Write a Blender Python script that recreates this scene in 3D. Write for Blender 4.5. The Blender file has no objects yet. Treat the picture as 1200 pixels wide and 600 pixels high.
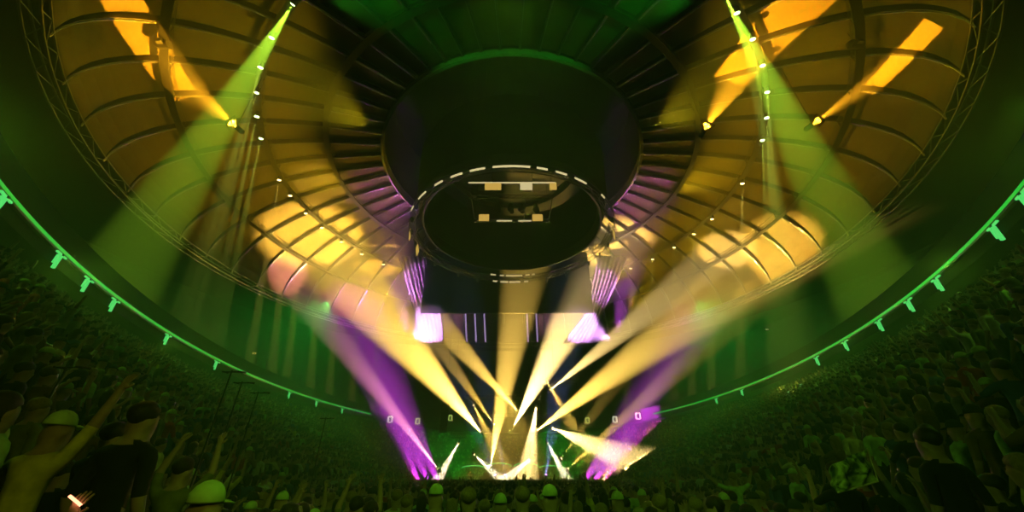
import bpy, math, random
from mathutils import Vector, Matrix, Quaternion
random.seed(7)
C = bpy.context.scene.collection
S = bpy.context.scene
PI = math.pi
ZC = 1.95                      # camera height
FPX, PITCH = 450.0, math.radians(30)
cP, sP = math.cos(PITCH), math.sin(PITCH)
D = 48.0                       # arena centre lies 48 m in front of the camera
R_RIM = 47.0

def ray(px, py):
    dx, up = px - 600.0, 300.0 - py
    return dx, FPX*cP - up*sP, up*cP + FPX*sP
def at(px, py, Y):
    x, y, u = ray(px, py)
    k = Y / y
    return Vector((x*k, Y, u*k + ZC))
def dome_z(r):
    return 30 + ZC + 16.5*math.sqrt(max(0.0, 1 - (r/R_RIM)**2))
def hit_dome(px, py):
    x, y, u = ray(px, py)
    k = 10/450.0
    while k < 0.6:
        r = math.hypot(x*k, y*k - D)
        if r <= R_RIM and u*k + ZC > dome_z(r):
            break
        k += 0.0005
    return Vector((x*k, y*k, u*k + ZC))

# ------------------------------------------------------------------ materials
def mat(name, color=(.5,.5,.5), rough=.6, metal=0.0, noise=0.0, scale=4.0, emit=None, estr=0.0, bump=0.0, spec=.3):
    m = bpy.data.materials.new(name); m.use_nodes = True
    nt = m.node_tree; b = nt.nodes['Principled BSDF']
    b.inputs['Base Color'].default_value = (*color, 1)
    b.inputs['Roughness'].default_value = rough
    b.inputs['Metallic'].default_value = metal
    b.inputs['Specular IOR Level'].default_value = spec
    if noise or bump:
        tc = nt.nodes.new('ShaderNodeTexCoord')
        n = nt.nodes.new('ShaderNodeTexNoise'); n.inputs['Scale'].default_value = scale
        n.inputs['Detail'].default_value = 5
        nt.links.new(tc.outputs['Object'], n.inputs['Vector'])
        if noise:
            r = nt.nodes.new('ShaderNodeValToRGB')
            r.color_ramp.elements[0].position = .3; r.color_ramp.elements[1].position = .7
            r.color_ramp.elements[0].color = (*[c*(1-noise) for c in color], 1)
            r.color_ramp.elements[1].color = (*[min(1, c*(1+noise)) for c in color], 1)
            nt.links.new(n.outputs['Fac'], r.inputs['Fac'])
            nt.links.new(r.outputs['Color'], b.inputs['Base Color'])
        if bump:
            bp = nt.nodes.new('ShaderNodeBump'); bp.inputs['Strength'].default_value = bump
            nt.links.new(n.outputs['Fac'], bp.inputs['Height'])
            nt.links.new(bp.outputs['Normal'], b.inputs['Normal'])
    if emit:
        b.inputs['Emission Color'].default_value = (*emit, 1)
        b.inputs['Emission Strength'].default_value = estr
    return m
M = {}
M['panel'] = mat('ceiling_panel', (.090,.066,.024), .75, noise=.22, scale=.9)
M['rib'] = mat('cable_black', (.022,.022,.022), .35, spec=.6)
M['dark'] = mat('matte_black', (.006,.006,.006), .8, spec=.1, noise=.3, scale=3)
M['steel'] = mat('black_steel', (.045,.045,.045), .35, metal=.6, noise=.2, scale=8)
M['alu'] = mat('truss_aluminium', (.35,.35,.34), .35, metal=.8, noise=.15, scale=8)
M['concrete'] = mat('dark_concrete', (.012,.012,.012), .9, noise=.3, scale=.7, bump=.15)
M['floor'] = mat('arena_floor', (.03,.03,.03), .6, noise=.3, scale=.8)
M['drape'] = mat('pale_drape', (.42,.40,.42), .85, noise=.12, scale=1.2)
M['screen'] = mat('blank_screen', (.015,.017,.014), .5, spec=.1, noise=.2, scale=.6)
M['ribbon'] = mat('green_ribbon_board', (.01,.05,.01), .4, emit=(.02,1,.07), estr=.6)
M['green_tube'] = mat('green_tube', (.1,.3,.1), .4, emit=(.12,1,.2), estr=.9)
M['lens_amber'] = mat('lens_amber', (.3,.2,.05), .2, emit=(1,.72,.25), estr=14)
M['lens_yellow'] = mat('lens_yellow', (.3,.3,.1), .2, emit=(1,.95,.35), estr=14)
M['lens_green'] = mat('lens_green', (.1,.3,.1), .2, emit=(.7,1,.35), estr=14)
M['lens_purple'] = mat('lens_purple', (.2,.1,.3), .2, emit=(.75,.25,1), estr=10)
M['lamp_white'] = mat('lamp_white', (.5,.5,.4), .3, emit=(1,.82,.40), estr=1.1)
M['lamp_amber'] = mat('lamp_amber', (.5,.4,.2), .3, emit=(1,.62,.12), estr=1.0)
M['door_white'] = mat('door_lamp_white', (.4,.4,.3), .4, emit=(.9,1,.6), estr=1.8)
M['door_yellow'] = mat('door_lamp_yellow', (.4,.4,.2), .4, emit=(.75,1,.2), estr=1.5)
M['red'] = mat('red_exit_lamp', (.3,.02,.02), .3, emit=(1,.05,.03), estr=1.5)
M['violet_tube'] = mat('violet_tube', (.3,.2,.4), .3, emit=(.75,.5,1), estr=.9)
M['rail'] = mat('painted_rail', (.25,.25,.22), .4, metal=.3)

# ------------------------------------------------------------------ mesh builder
class MB:
    def __init__(s): s.v=[]; s.f=[]; s.mi=[]
    def add(s, vs, fs, mi=0):
        o=len(s.v); s.v += [tuple(v) for v in vs]
        s.f += [tuple(i+o for i in f) for f in fs]; s.mi += [mi]*len(fs)
    def box(s, c, sz, mat3=None, mi=0):
        c=Vector(c); hx,hy,hz=[q/2 for q in sz]
        vs=[Vector((x,y,z)) for x in(-hx,hx) for y in(-hy,hy) for z in(-hz,hz)]
        if mat3: vs=[mat3@v for v in vs]
        s.add([v+c for v in vs], [(0,1,3,2),(4,6,7,5),(0,4,5,1),(2,3,7,6),(0,2,6,4),(1,5,7,3)], mi)
    def bar(s, a, b, w, h=None, mi=0):
        a=Vector(a); b=Vector(b); d=b-a; h=h or w
        q=d.to_track_quat('Y','Z').to_matrix()
        s.box((a+b)/2, (w, d.length, h), q, mi)
    def tube(s, pts, r, n=8, mi=0, cap=True):
        pts=[Vector(p) for p in pts]; rs=r if isinstance(r,(list,tuple)) else [r]*len(pts)
        rings=[]
        up=Vector((0,0,1))
        for i,p in enumerate(pts):
            t=(pts[min(i+1,len(pts)-1)]-pts[max(i-1,0)])
            if t.length<1e-9: t=Vector((0,0,1))
            t.normalize()
            u=up if abs(t.dot(up))<.95 else Vector((1,0,0))
            a=t.cross(u).normalized(); b=t.cross(a)
            rings.append([p+(a*math.cos(2*PI*k/n)+b*math.sin(2*PI*k/n))*rs[i] for k in range(n)])
        vs=[v for rg in rings for v in rg]; fs=[]
        for i in range(len(pts)-1):
            for k in range(n):
                fs.append((i*n+k, i*n+(k+1)%n, (i+1)*n+(k+1)%n, (i+1)*n+k))
        if cap: fs += [tuple(range(n))[::-1], tuple((len(pts)-1)*n+k for k in range(n))]
        s.add(vs, fs, mi)
    def ball(s, c, r, n=10, m=6, mi=0):
        r3=r if isinstance(r,(list,tuple)) else (r,r,r); c=Vector(c)
        vs=[c+Vector((0,0,r3[2]))]
        for j in range(1,m):
            for k in range(n):
                t=PI*j/m; a=2*PI*k/n
                vs.append(c+Vector((r3[0]*math.sin(t)*math.cos(a), r3[1]*math.sin(t)*math.sin(a), r3[2]*math.cos(t))))
        vs.append(c-Vector((0,0,r3[2])))
        fs=[(0,1+k,1+(k+1)%n) for k in range(n)]
        for j in range(m-2):
            for k in range(n):
                a=1+j*n+k; b=1+j*n+(k+1)%n
                fs.append((a,a+n,b+n,b))
        e=1+(m-1)*n
        fs += [(e, 1+(m-2)*n+(k+1)%n, 1+(m-2)*n+k) for k in range(n)]
        s.add(vs,fs,mi)
    def build(s, name, mats, parent=None, smooth=False, loc=None):
        me=bpy.data.meshes.new(name); me.from_pydata(s.v,[],s.f)
        for m in (mats if isinstance(mats,(list,tuple)) else [mats]): me.materials.append(m)
        me.polygons.foreach_set('material_index', s.mi)
        if smooth: me.polygons.foreach_set('use_smooth',[True]*len(s.f))
        me.update()
        o=bpy.data.objects.new(name,me); C.objects.link(o)
        if parent: o.parent=parent
        if loc is not None: o.location=loc
        return o
def tag(o, label=None, cat=None, group=None, kind=None):
    if label: o['label']=label
    if cat: o['category']=cat
    if group: o['group']=group
    if kind: o['kind']=kind
    return o
def empty(name, loc, label=None, cat=None, group=None):
    o=bpy.data.objects.new(name,None); o.empty_display_size=.1; C.objects.link(o); o.location=loc
    return tag(o,label,cat,group)
def dup(root, loc, rot=None, **kw):
    r=root.copy(); C.objects.link(r); r.location=loc
    if rot is not None: r.rotation_euler=rot
    for ch in list(root.children):
        if ch.type=='LIGHT': continue
        c=ch.copy(); C.objects.link(c); c.parent=r
        for g in list(ch.children):
            d=g.copy(); C.objects.link(d); d.parent=c
    tag(r,**kw); return r

# ------------------------------------------------------------------ lights
def spot(name, loc, target, half_deg, color, power, blend=.15, size=.05):
    l=bpy.data.lights.new(name,'SPOT'); l.energy=power; l.color=color
    l.spot_size=math.radians(half_deg*2); l.spot_blend=blend; l.shadow_soft_size=size
    o=bpy.data.objects.new(name,l); C.objects.link(o); o.location=loc
    d=Vector(target)-Vector(loc)
    o.rotation_euler=d.to_track_quat('-Z','Y').to_euler()
    return o

# ------------------------------------------------------------------ camera, world, view
cam=bpy.data.cameras.new('camera'); co=bpy.data.objects.new('camera',cam); C.objects.link(co)
co.location=(0,0,ZC); co.rotation_euler=(PI/2+PITCH,0,0)
cam.sensor_width=36; cam.lens=36*FPX/1200; cam.clip_start=.05; cam.clip_end=500
S.camera=co
w=bpy.data.worlds.new('haze_world'); S.world=w; w.use_nodes=True
nt=w.node_tree; nt.nodes['Background'].inputs['Color'].default_value=(0,0,0,1)
nt.nodes['Background'].inputs['Strength'].default_value=0
vs=nt.nodes.new('ShaderNodeVolumeScatter'); vs.inputs['Density'].default_value=.014; vs.inputs['Anisotropy'].default_value=.25
nt.links.new(vs.outputs['Volume'], nt.nodes['World Output'].inputs['Volume'])
S.view_settings.view_transform='Standard'; S.view_settings.look='None'; S.view_settings.gamma=1
S.view_settings.exposure=0; S.view_settings.use_curve_mapping=False
cy=S.cycles
cy.use_denoising=True; cy.max_bounces=4; cy.diffuse_bounces=0; cy.glossy_bounces=2; cy.volume_bounces=0
cy.transmission_bounces=2; cy.transparent_max_bounces=4
try: cy.use_light_tree=True
except Exception: pass
cy.caustics_reflective=False; cy.caustics_refractive=False

# ------------------------------------------------------------------ ceiling
NRAD=56; PH=math.radians(-124.8)
def polar(r,a,z): return Vector((r*math.sin(a), D+r*math.cos(a), z))
R_IN=20.5
radii=[R_IN+(R_RIM-R_IN)*math.sin(PI/2*k/16) for k in range(17)]
mb=MB()
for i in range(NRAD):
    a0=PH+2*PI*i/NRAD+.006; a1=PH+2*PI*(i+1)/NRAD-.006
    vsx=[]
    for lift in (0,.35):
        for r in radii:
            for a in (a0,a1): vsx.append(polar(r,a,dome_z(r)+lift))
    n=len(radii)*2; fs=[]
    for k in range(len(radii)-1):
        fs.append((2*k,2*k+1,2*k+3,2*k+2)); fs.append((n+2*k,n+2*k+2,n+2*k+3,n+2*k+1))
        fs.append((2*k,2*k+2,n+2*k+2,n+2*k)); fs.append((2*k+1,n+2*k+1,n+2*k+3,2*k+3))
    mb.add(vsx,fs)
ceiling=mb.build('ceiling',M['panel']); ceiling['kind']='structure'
for i in range(NRAD):
    a=PH+2*PI*i/NRAD; rb=MB()
    t=Vector((math.cos(a),-math.sin(a),0))*.17
    vsx=[]
    for r in radii:
        p=polar(r,a,dome_z(r))
        vsx += [p+t+Vector((0,0,.2)),p-t+Vector((0,0,.2)),p-t-Vector((0,0,.75)),p+t-Vector((0,0,.75))]
    fs=[]
    for k in range(len(radii)-1):
        b=4*k
        for j in range(4): fs.append((b+j,b+(j+1)%4,b+4+(j+1)%4,b+4+j))
    fs += [(0,3,2,1),tuple(4*(len(radii)-1)+j for j in range(4))]
    rb.add(vsx,fs)
    # thin bright cable slung along the fin
    rb.tube([polar(r,a,dome_z(r)-.82) for r in radii],.05,6,1)
    rb.build('rib',[M['rib'],M['alu']],ceiling)
# black void above the opening, roof beyond the rim, arena outer wall
mb=MB(); n=64
def lathe(mb, prof, n=96, mi=0, a0=0, a1=2*PI, ex=1.0, ey=1.0):
    full=abs(a1-a0-2*PI)<1e-6; m=n if full else n+1
    vsx=[Vector((ex*r*math.sin(a0+(a1-a0)*k/n), D+ey*r*math.cos(a0+(a1-a0)*k/n), z)) for (r,z) in prof for k in range(m)]
    fs=[]
    for i in range(len(prof)-1):
        for k in range(n):
            fs.append((i*m+k,i*m+(k+1)%m,(i+1)*m+(k+1)%m,(i+1)*m+k))
    mb.add(vsx,fs,mi)
lathe(mb,[(R_IN+.3,dome_z(R_IN)-.6),(R_IN+.3,58),(.01,58)],64)
o=mb.build('ceiling_void',M['dark']); o['kind']='structure'
mb=MB(); lathe(mb,[(R_RIM+.1,dome_z(R_RIM)-.2),(R_RIM+.1,36.5),(72,36.5),(72,0)],96)
o=mb.build('wall_outer',M['dark']); o['kind']='structure'
mb=MB(); mb.box((0,D,-.1),(150,150,.2)); o=mb.build('floor',M['floor']); o['kind']='structure'


# ------------------------------------------------------------------ ceiling furniture
def ring_bars(mb, R, z, wdt, h, n=112, mi=0):
    lathe(mb,[(R-wdt/2,z-h/2),(R+wdt/2,z-h/2),(R+wdt/2,z+h/2),(R-wdt/2,z+h/2),(R-wdt/2,z-h/2)],n,mi)
def catwalk(R, drop, label):
    z=dome_z(R)-drop
    c=empty('catwalk',(0,D,z),label,'catwalk')
    mb=MB(); ring_bars(mb,R,z,.75,.16); o=mb.build('deck',M['steel'],c,loc=(0,-D,-z))
    mb=MB()
    for rr in (R-.4,R+.4):
        ring_bars(mb,rr,z+.9,.07,.07); ring_bars(mb,rr,z+.5,.05,.05)
    mb.build('guard_rail',M['steel'],c,loc=(0,-D,-z))
    mb=MB()
    for k in range(56):
        a=PH+2*PI*(k+.02)/56
        for rr in (R-.4,R+.4): mb.bar(polar(rr,a,z),polar(rr,a,dome_z(rr)),.07)
    mb.build('hangers',M['steel'],c,loc=(0,-D,-z))['kind']='stuff'
    return z
z_in=catwalk(28,1.3,'innermost dark ring catwalk slung under the ceiling panels')
z_lamp=catwalk(35.2,1.4,'middle ring catwalk under the ceiling carrying the small downlights')
z_out=catwalk(42.4,1.4,'outermost dark ring catwalk slung under the ceiling near its rim')
# lattice ring along the rim
zr=dome_z(R_RIM)-.3
rt=empty('rim_truss',(0,D,zr),'lattice ring truss running along the outer rim of the ceiling','truss')
mb=MB()
for rr,zz in ((47.0,zr),(48.1,zr),(47.0,zr-1.1),(48.1,zr-1.1)): ring_bars(mb,rr,zz,.14,.14)
mb.build('chords',M['alu'],rt,loc=(0,-D,-zr))
mb=MB()
nn=168
for k in range(nn):
    a=2*PI*k/nn; b=2*PI*(k+1)/nn
    if k%2: a,b=b,a
    mb.bar(polar(47.0,a,zr),polar(47.0,b,zr-1.1),.07); mb.bar(polar(47.0,a,zr-1.1),polar(48.1,b,zr-1.1),.07)
mb.build('lattice',M['alu'],rt,loc=(0,-D,-zr))['kind']='stuff'
mb=MB(); lathe(mb,[(R_IN+.25,dome_z(R_IN)-.2),(R_IN-.15,dome_z(R_IN)-.2),(R_IN-.15,dome_z(R_IN)-1.5),(R_IN+.25,dome_z(R_IN)-1.5),(R_IN+.25,dome_z(R_IN)-.2)],112)
o=mb.build('trim_1',M['drape']); o['kind']='structure'

# winches and gear boxes bolted to the outer catwalk, beside the orange patches
def gear(px,py,label):
    p=hit_dome(px,py); p=p+(Vector((0,0,ZC))-p).normalized()*2.2
    g=empty('hoist_motor',p,label,'hoist')
    mb=MB(); mb.tube([(-.55,0,0),(.55,0,0)],.42,12); mb.tube([(-.8,0,0),(-.55,0,0)],[.2,.34],12); mb.build('motor_body',M['steel'],g)
    mb=MB(); mb.tube([(0,0,.38),(0,0,.8)],.09,8); mb.tube([(0,0,.8),(.16,0,.95),(0,0,1.1),(-.12,0,1.0)],.05,6); mb.build('hook',M['steel'],g)
    mb=MB(); mb.box((.0,-.4,-.1),(.5,.3,.5)); mb.build('control_box',M['alu'],g)
    mb=MB(); mb.tube([(0,0,1.05),(0,0,3.2)],.04,6); mb.build('chain',M['steel'],g)
gear(192,52,'dark hoist motor hanging beside the orange light patch on the left of the ceiling')
gear(1003,52,'dark hoist motor under the right side of the ceiling beside the streaked orange patch')

def orient(d): return Vector(d).normalized().to_track_quat('-Z','Y')
# ------------------------------------------------------------------ small downlights on the middle catwalk
lampsL=[(305,20),(295,58),(292,90),(295,120),(300,148),(325,198),(343,216),(360,238),(383,253),(405,270),(430,283),(455,295)]
lampsR=[(868,-8),(880,27),(892,60),(893,93),(890,123),(885,150),(857,200),(822,240),(800,257),(778,272),(752,283),(725,290)]
ORD=['first','second','third','fourth','fifth','sixth','seventh','eighth','ninth','tenth','eleventh','twelfth']
def downlight(px,py,side,k):
    p=hit_dome(px,py); v=Vector((p.x,p.y-D,0)); v.normalize()
    pos=Vector((v.x*35.2, D+v.y*35.2, z_lamp-.55))
    d0=ray(px,py)
    sgn=-1 if px<600 else 1
    tx=px+sgn*12; ty=py+100
    tg=at(tx,ty,pos.y+3)
    green=k<5 if px<600 else k<6
    lk='lens_green' if green else 'lens_amber'
    c=empty('downlight',pos,f'{ORD[k]} {"green-yellow" if green else "amber"} downlight from the top on the {side} arc of the ceiling catwalk','lamp',f'downlights on the {side} arc of the catwalk')
    q=orient(tg-pos).to_matrix()
    mb=MB(); mb.tube([q@Vector((0,0,.45)),q@Vector((0,0,.3)),q@Vector((0,0,-.25))],[.12,.24,.28],12); mb.build('lamp_housing',M['steel'],c)
    mb=MB(); mb.tube([q@Vector((0,0,-.26)),q@Vector((0,0,-.30))],.26,12); mb.build('lens',M[lk],c)
    mb=MB(); mb.bar((-.32,0,0),(-.32,0,.55),.06); mb.bar((.32,0,0),(.32,0,.55),.06); mb.bar((-.35,0,.5),(.35,0,.5),.06); mb.build('bracket',M['steel'],c)
    col=(.75,1,.10) if green else (1,.80,.12)
    spot('downlight_beam',pos+(q@Vector((0,0,-.4))),tg,1.7,col,(4.5e5 if not green else 3e5),blend=.4)
for k,q in enumerate(lampsL): downlight(*q,'left',k)
for k,q in enumerate(lampsR): downlight(*q,'right',k)

# ------------------------------------------------------------------ centre-hung scoreboard
sb=empty('scoreboard',(0,D,33),'black drum scoreboard hanging under the centre of the ceiling','scoreboard')
def lsb(name,prof,m,n=64,par=sb,mm=None):
    mb=MB(); lathe(mb,prof,n); return mb.build(name,m,par,loc=(0,-D,-33))
lsb('housing',[(13.2,35),(13.9,36),(14.3,46.5),(13.4,46.5),(12.7,36),(13.2,35)],M['dark'])
for k in range(4):
    mb=MB(); a0=PI/4+k*PI/2-.55
    lathe(mb,[(14.2,36.6),(14.6,45.5),(14.7,45.5),(14.35,36.6)],12,0,a0,a0+1.1); mb.build('display_panel',M['screen'],sb,loc=(0,-D,-33))
lsb('lower_skirt',[(13.0,34.9),(13.3,34.9),(13.3,34.3),(13.0,34.3),(13.0,34.9)],M['steel'])
lsb('top_ring',[(10,47.2),(11,47.2),(11,46.6),(10,46.6),(10,47.2)],M['steel'])
for k in range(8):
    a=PI/8+k*PI/4; mb=MB(); mb.tube([polar(10.5,a,46.6),polar(10.5,a,57.9)],.09,6); mb.build('hoist_cable',M['steel'],sb,loc=(0,-D,-33))
# ring truss under the scoreboard
tr=empty('ring_truss',(0,D,33.2),'circular lighting truss with broken pale light bars hanging under the black scoreboard','truss')
mb=MB()
for rr,zz in ((14.1,33.6),(14.9,33.6),(14.1,32.9),(14.9,32.9)): ring_bars(mb,rr,zz,.11,.11,72)
mb.build('chords',M['steel'],tr,loc=(0,-D,-33.2))
mb=MB()
for k in range(96):
    a=2*PI*k/96; b=2*PI*(k+1)/96
    if k%2: a,b=b,a
    mb.bar(polar(14.1,a,33.6),polar(14.1,b,32.9),.06); mb.bar(polar(14.1,a,32.9),polar(14.9,b,32.9),.05)
mb.build('lattice',M['alu'],tr,loc=(0,-D,-33.2))['kind']='stuff'
for k in range(8):
    a=k*PI/4+.2; mb=MB(); mb.tube([polar(14.5,a,33.6),polar(13.4,a,36)],.05,6); mb.build('sling',M['steel'],tr,loc=(0,-D,-33.2))
def arcbar(a0,a1,r,z,h,mm,name='light_bar'):
    mb=MB(); n=max(2,int(abs(a1-a0)/.05))
    lathe(mb,[(r,z),(r+.12,z),(r+.12,z+h),(r,z+h),(r,z)],n,0,a0,a1); mb.build(name,mm,tr,loc=(0,-D,-33.2))
for d0,d1 in ((172,188.5),(192,199),(203,209),(214,219),(164,169),(154.5,160),(143,150),(226,233),(240,244),(128,131)):
    arcbar(math.radians(d0),math.radians(d1),14.95,32.8,.22,M['lamp_white'])
for d0,d1 in ((-16,-12),(-9,-6),(-4.5,7.5),(10,13),(15,17)):
    arcbar(math.radians(d0),math.radians(d1),13.9,33.5,.2,M['lamp_white'])
for d0,d1 in ((-14,-11),(-8.5,-3),(-2,6),(9,12)):
    arcbar(math.radians(d0),math.radians(d1),13.9,32.2,.26,M['lamp_white'])
for a in [math.radians(q) for q in (60,72,84,95,110,250,262,275,288,300,-25,25,40,-40)]:
    mb=MB(); p=polar(14.6,a,32.55); mb.box(p,(.35,.35,.5)); mb.ball(p-Vector((0,0,.38)),.2,8,5); mb.build('spot_can',M['alu'],tr,loc=(0,-D,-33.2))
for a in (math.radians(-97),math.radians(97),math.radians(-80),math.radians(82)):
    mb=MB(); p=polar(14.7,a,32.2); v=Vector((math.sin(a),math.cos(a),0)); t=Vector((v.y,-v.x,0))
    mb.add([p-t*.1+Vector((0,0,.95)),p+t*.5,p+t*.1-Vector((0,0,1.0)),p-t*.5]+[q+v*.12 for q in (p-t*.1+Vector((0,0,.95)),p+t*.5,p+t*.1-Vector((0,0,1.0)),p-t*.5)],
           [(0,1,2,3),(4,7,6,5),(0,4,5,1),(1,5,6,2),(2,6,7,3),(3,7,4,0)]); mb.build('lamp_panel',M['lamp_amber'],tr,loc=(0,-D,-33.2))
# rigging frame inside the scoreboard
rg=empty('rigging_frame',(0,46,38),'rigging frame with yellow lamps hanging inside the scoreboard ring','frame')
mb=MB()
for y in (44.5,50.5):
    for z in (37.4,38.0): mb.bar((-6,y,z),(6,y,z),.12)
for x in (-6,-2,2,6):
    mb.bar((x,44.5,38),(x,50.5,38),.12)
for x in (-6,6):
    for y in (44.5,50.5): mb.tube([(x,y,38),(x*.9,y,57.9)],.05,6)
for x in range(-6,6):
    mb.bar((x,44.5,37.4),(x+1,44.5,38),.07); mb.bar((x,50.5,37.4),(x+1,50.5,38),.07)
mb.build('truss_frame',M['steel'],rg,loc=(0,-46,-38))
for x0,x1,y,z,mm in ((-4.0,-1.6,44.0,39.2,'lamp_amber'),(1.2,3.0,44.0,39.2,'lamp_white'),(-5.2,-3.6,49.2,37.3,'lamp_amber'),(3.2,4.8,49.2,37.3,'lamp_amber'),(5.6,6.6,44.2,39.4,'lamp_amber')):
    mb=MB(); mb.box(((x0+x1)/2,y,z),(x1-x0,.3,1.1)); mb.build('lamp_panel',M[mm],rg,loc=(0,-46,-38))
for x0,x1,y,z in ((-6.5,6.5,44.2,40.1),(-2.4,0,49.2,36.7),(1,3,49.2,36.7)):
    mb=MB(); mb.bar((x0,y,z),(x1,y,z),.16); mb.build('light_bar',M['lamp_white'],rg,loc=(0,-46,-38))
for x in (-2.2,-.2,1.4,3.6):
    mb=MB(); mb.tube([(x,46.5,37.9),(x,46.5,36.9),(x+.2,46.2,36.2)],[.25,.5,.35],10); mb.build('speaker_cluster',M['dark'],rg,loc=(0,-46,-38))

# ------------------------------------------------------------------ flown screen, drapes and tubes beyond the scoreboard
YS=70.0
zb=at(600,366,YS).z; zt=at(600,296,YS).z; xl=at(493,366,YS).x; xr=at(695,366,YS).x
sc=empty('flown_screen',(0,YS,zb),'large dark blank screen flown beyond the scoreboard ring','screen')
mb=MB(); mb.box(((xl+xr)/2,YS,(zb+zt)/2),(xr-xl,.15,zt-zb)); mb.build('screen_cloth',M['screen'],sc,loc=(0,-YS,-zb))
mb=MB()
for z in (zb,zt): mb.bar((xl,YS+.15,z),(xr,YS+.15,z),.3)
for x in (xl,xr): mb.bar((x,YS+.15,zb),(x,YS+.15,zt),.2)
mb.build('frame',M['steel'],sc,loc=(0,-YS,-zb))
for x in (xl+2,0,xr-2):
    mb=MB(); mb.tube([(x,YS+.15,zt),(x,YS+.15,45.2)],.05,6); mb.build('hoist_cable',M['steel'],sc,loc=(0,-YS,-zb))
def drape(rows,name,label,Y):
    d=empty('drape',(0,Y,0),label,'drape')
    mb=MB(); n=40; pts=[]
    for (py,x0,x1) in rows:
        A=at(x0,py,Y); B=at(x1,py,Y)
        for k in range(n+1):
            t=k/n; p=A.lerp(B,t); p.y=Y+.22*math.sin(t*42)+.1*math.sin(t*17+1); pts.append(p)
    N=len(pts); vsx=pts+[p+Vector((0,.06,0)) for p in pts]; fs=[]
    for r in range(len(rows)-1):
        for k in range(n):
            q=r*(n+1)+k; fs.append((q,q+1,q+n+2,q+n+1)); fs.append((N+q,N+q+n+1,N+q+n+2,N+q+1))
    mb.add(vsx,fs); mb.build('cloth',M['drape'],d,smooth=True,loc=(0,-Y,0))
    A=at(rows[0][1],rows[0][0],Y); B=at(rows[0][2],rows[0][0],Y)
    mb=MB(); mb.tube([A,B],.12,8); mb.build('batten',M['steel'],d,loc=(0,-Y,0))
    A=at(rows[-1][1],rows[-1][0],Y); B=at(rows[-1][2],rows[-1][0],Y)
    mb=MB(); mb.tube([A,B],.1,8); mb.build('hem_bar',M['steel'],d,loc=(0,-Y,0))
drape([(300,466,500),(320,472,503),(340,477,507),(366,485,516),(402,494,521)],'drape','tapering pale drape lit violet hanging left of the blank screen',72)
drape([(300,736,700),(320,728,697),(340,720,693),(366,707,688),(402,692,660)],'drape','tapering pale drape lit violet hanging right of the blank screen',72)
for x,lb in ((545,'leftmost of the thin violet tubes hanging below the blank screen'),(556,'second violet tube from the left hanging below the blank screen'),(567,'third violet tube from the left, just left of the upright amber beam'),(617,'violet tube just right of the upright amber beam'),(628,'rightmost of the thin violet tubes below the blank screen')):
    A=at(x,360,72); B=at(x+2,401,72)
    t=empty('light_tube',B,lb,'light tube','violet tubes under the screen')
    mb=MB(); mb.tube([A-B,(0,0,0)],.14,8); mb.build('glowing_tube',M['violet_tube'],t)
    mb=MB(); mb.tube([A-B,A-B+Vector((0,0,5))],.03,6); mb.tube([(0,0,-.15),(0,0,.02)],.18,8); mb.build('end_fitting',M['steel'],t)

# ------------------------------------------------------------------ lower bowl, upper deck, ribbon board
CY=49.0; NROW=15
def a_in(Y):
    t=min(1,max(0,(Y-45)/30)); t=t*t*(3-2*t); return 10+7.5*t
def bowl(phi,t):            # phi=0 far end, t=0 front row, 1 back row
    Yi=CY+50*math.cos(phi); Xi=a_in(Yi)*math.sin(phi)
    Yo=CY+52.5*math.cos(phi); Xo=31*math.sin(phi)
    return Xi+(Xo-Xi)*t, Yi+(Yo-Yi)*t
def row_z(j): return .35+j*.63
PHM=math.radians(163)
mb=MB(); nph=140
vsx=[];prof=[]
for j in range(NROW):
    prof += [(j/NROW,0 if j==0 else row_z(j-1)),(j/NROW,row_z(j)),]
prof += [(1.0,row_z(NROW-1)),(1.0,0)]
for k in range(nph+1):
    ph=-PHM+2*PHM*k/nph
    for t,z in prof:
        x,y=bowl(ph,t); vsx.append((x,y,z))
m=len(prof); fs=[]
for k in range(nph):
    for i in range(m-1): fs.append((k*m+i,(k+1)*m+i,(k+1)*m+i+1,k*m+i+1))
fs += [tuple(range(m)), tuple(nph*m+i for i in reversed(range(m)))]
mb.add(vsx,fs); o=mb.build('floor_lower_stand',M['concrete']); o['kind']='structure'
def ell(mb,prof,n=140,mi=0,ph0=-PI,ph1=PI):   # prof of (a,b,z)
    full=abs(ph1-ph0-2*PI)<1e-6; m=n if full else n+1
    vsx=[]
    for (a,b,z) in prof:
        for k in range(m):
            ph=ph0+(ph1-ph0)*k/n
            vsx.append((a*math.sin(ph),CY+b*math.cos(ph),z))
    fs=[]
    for i in range(len(prof)-1):
        for k in range(n): fs.append((i*m+k,i*m+(k+1)%m,(i+1)*m+(k+1)%m,(i+1)*m+k))
    mb.add(vsx,fs,mi)
RZ=ZC+10.0
def ud(s): return 31+27*s, 52.5+20*s, 13.2+16.5*s
prof=[(44,66,11.0),(29.6,51.1,11.2),(29.6,51.1,13.2)]
NU=20
for j in range(NU):
    a,b,z=ud(j/NU); a2,b2,z2=ud((j+1)/NU); prof += [(a2,b2,z),(a2,b2,z2)]
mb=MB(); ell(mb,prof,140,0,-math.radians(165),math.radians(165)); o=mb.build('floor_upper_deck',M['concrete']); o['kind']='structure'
mb=MB(); ell(mb,[(31.4,53,0),(31.4,53,11.2)],140,0,-math.radians(165),math.radians(165)); o=mb.build('wall_concourse',M['dark']); o['kind']='structure'
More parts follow.
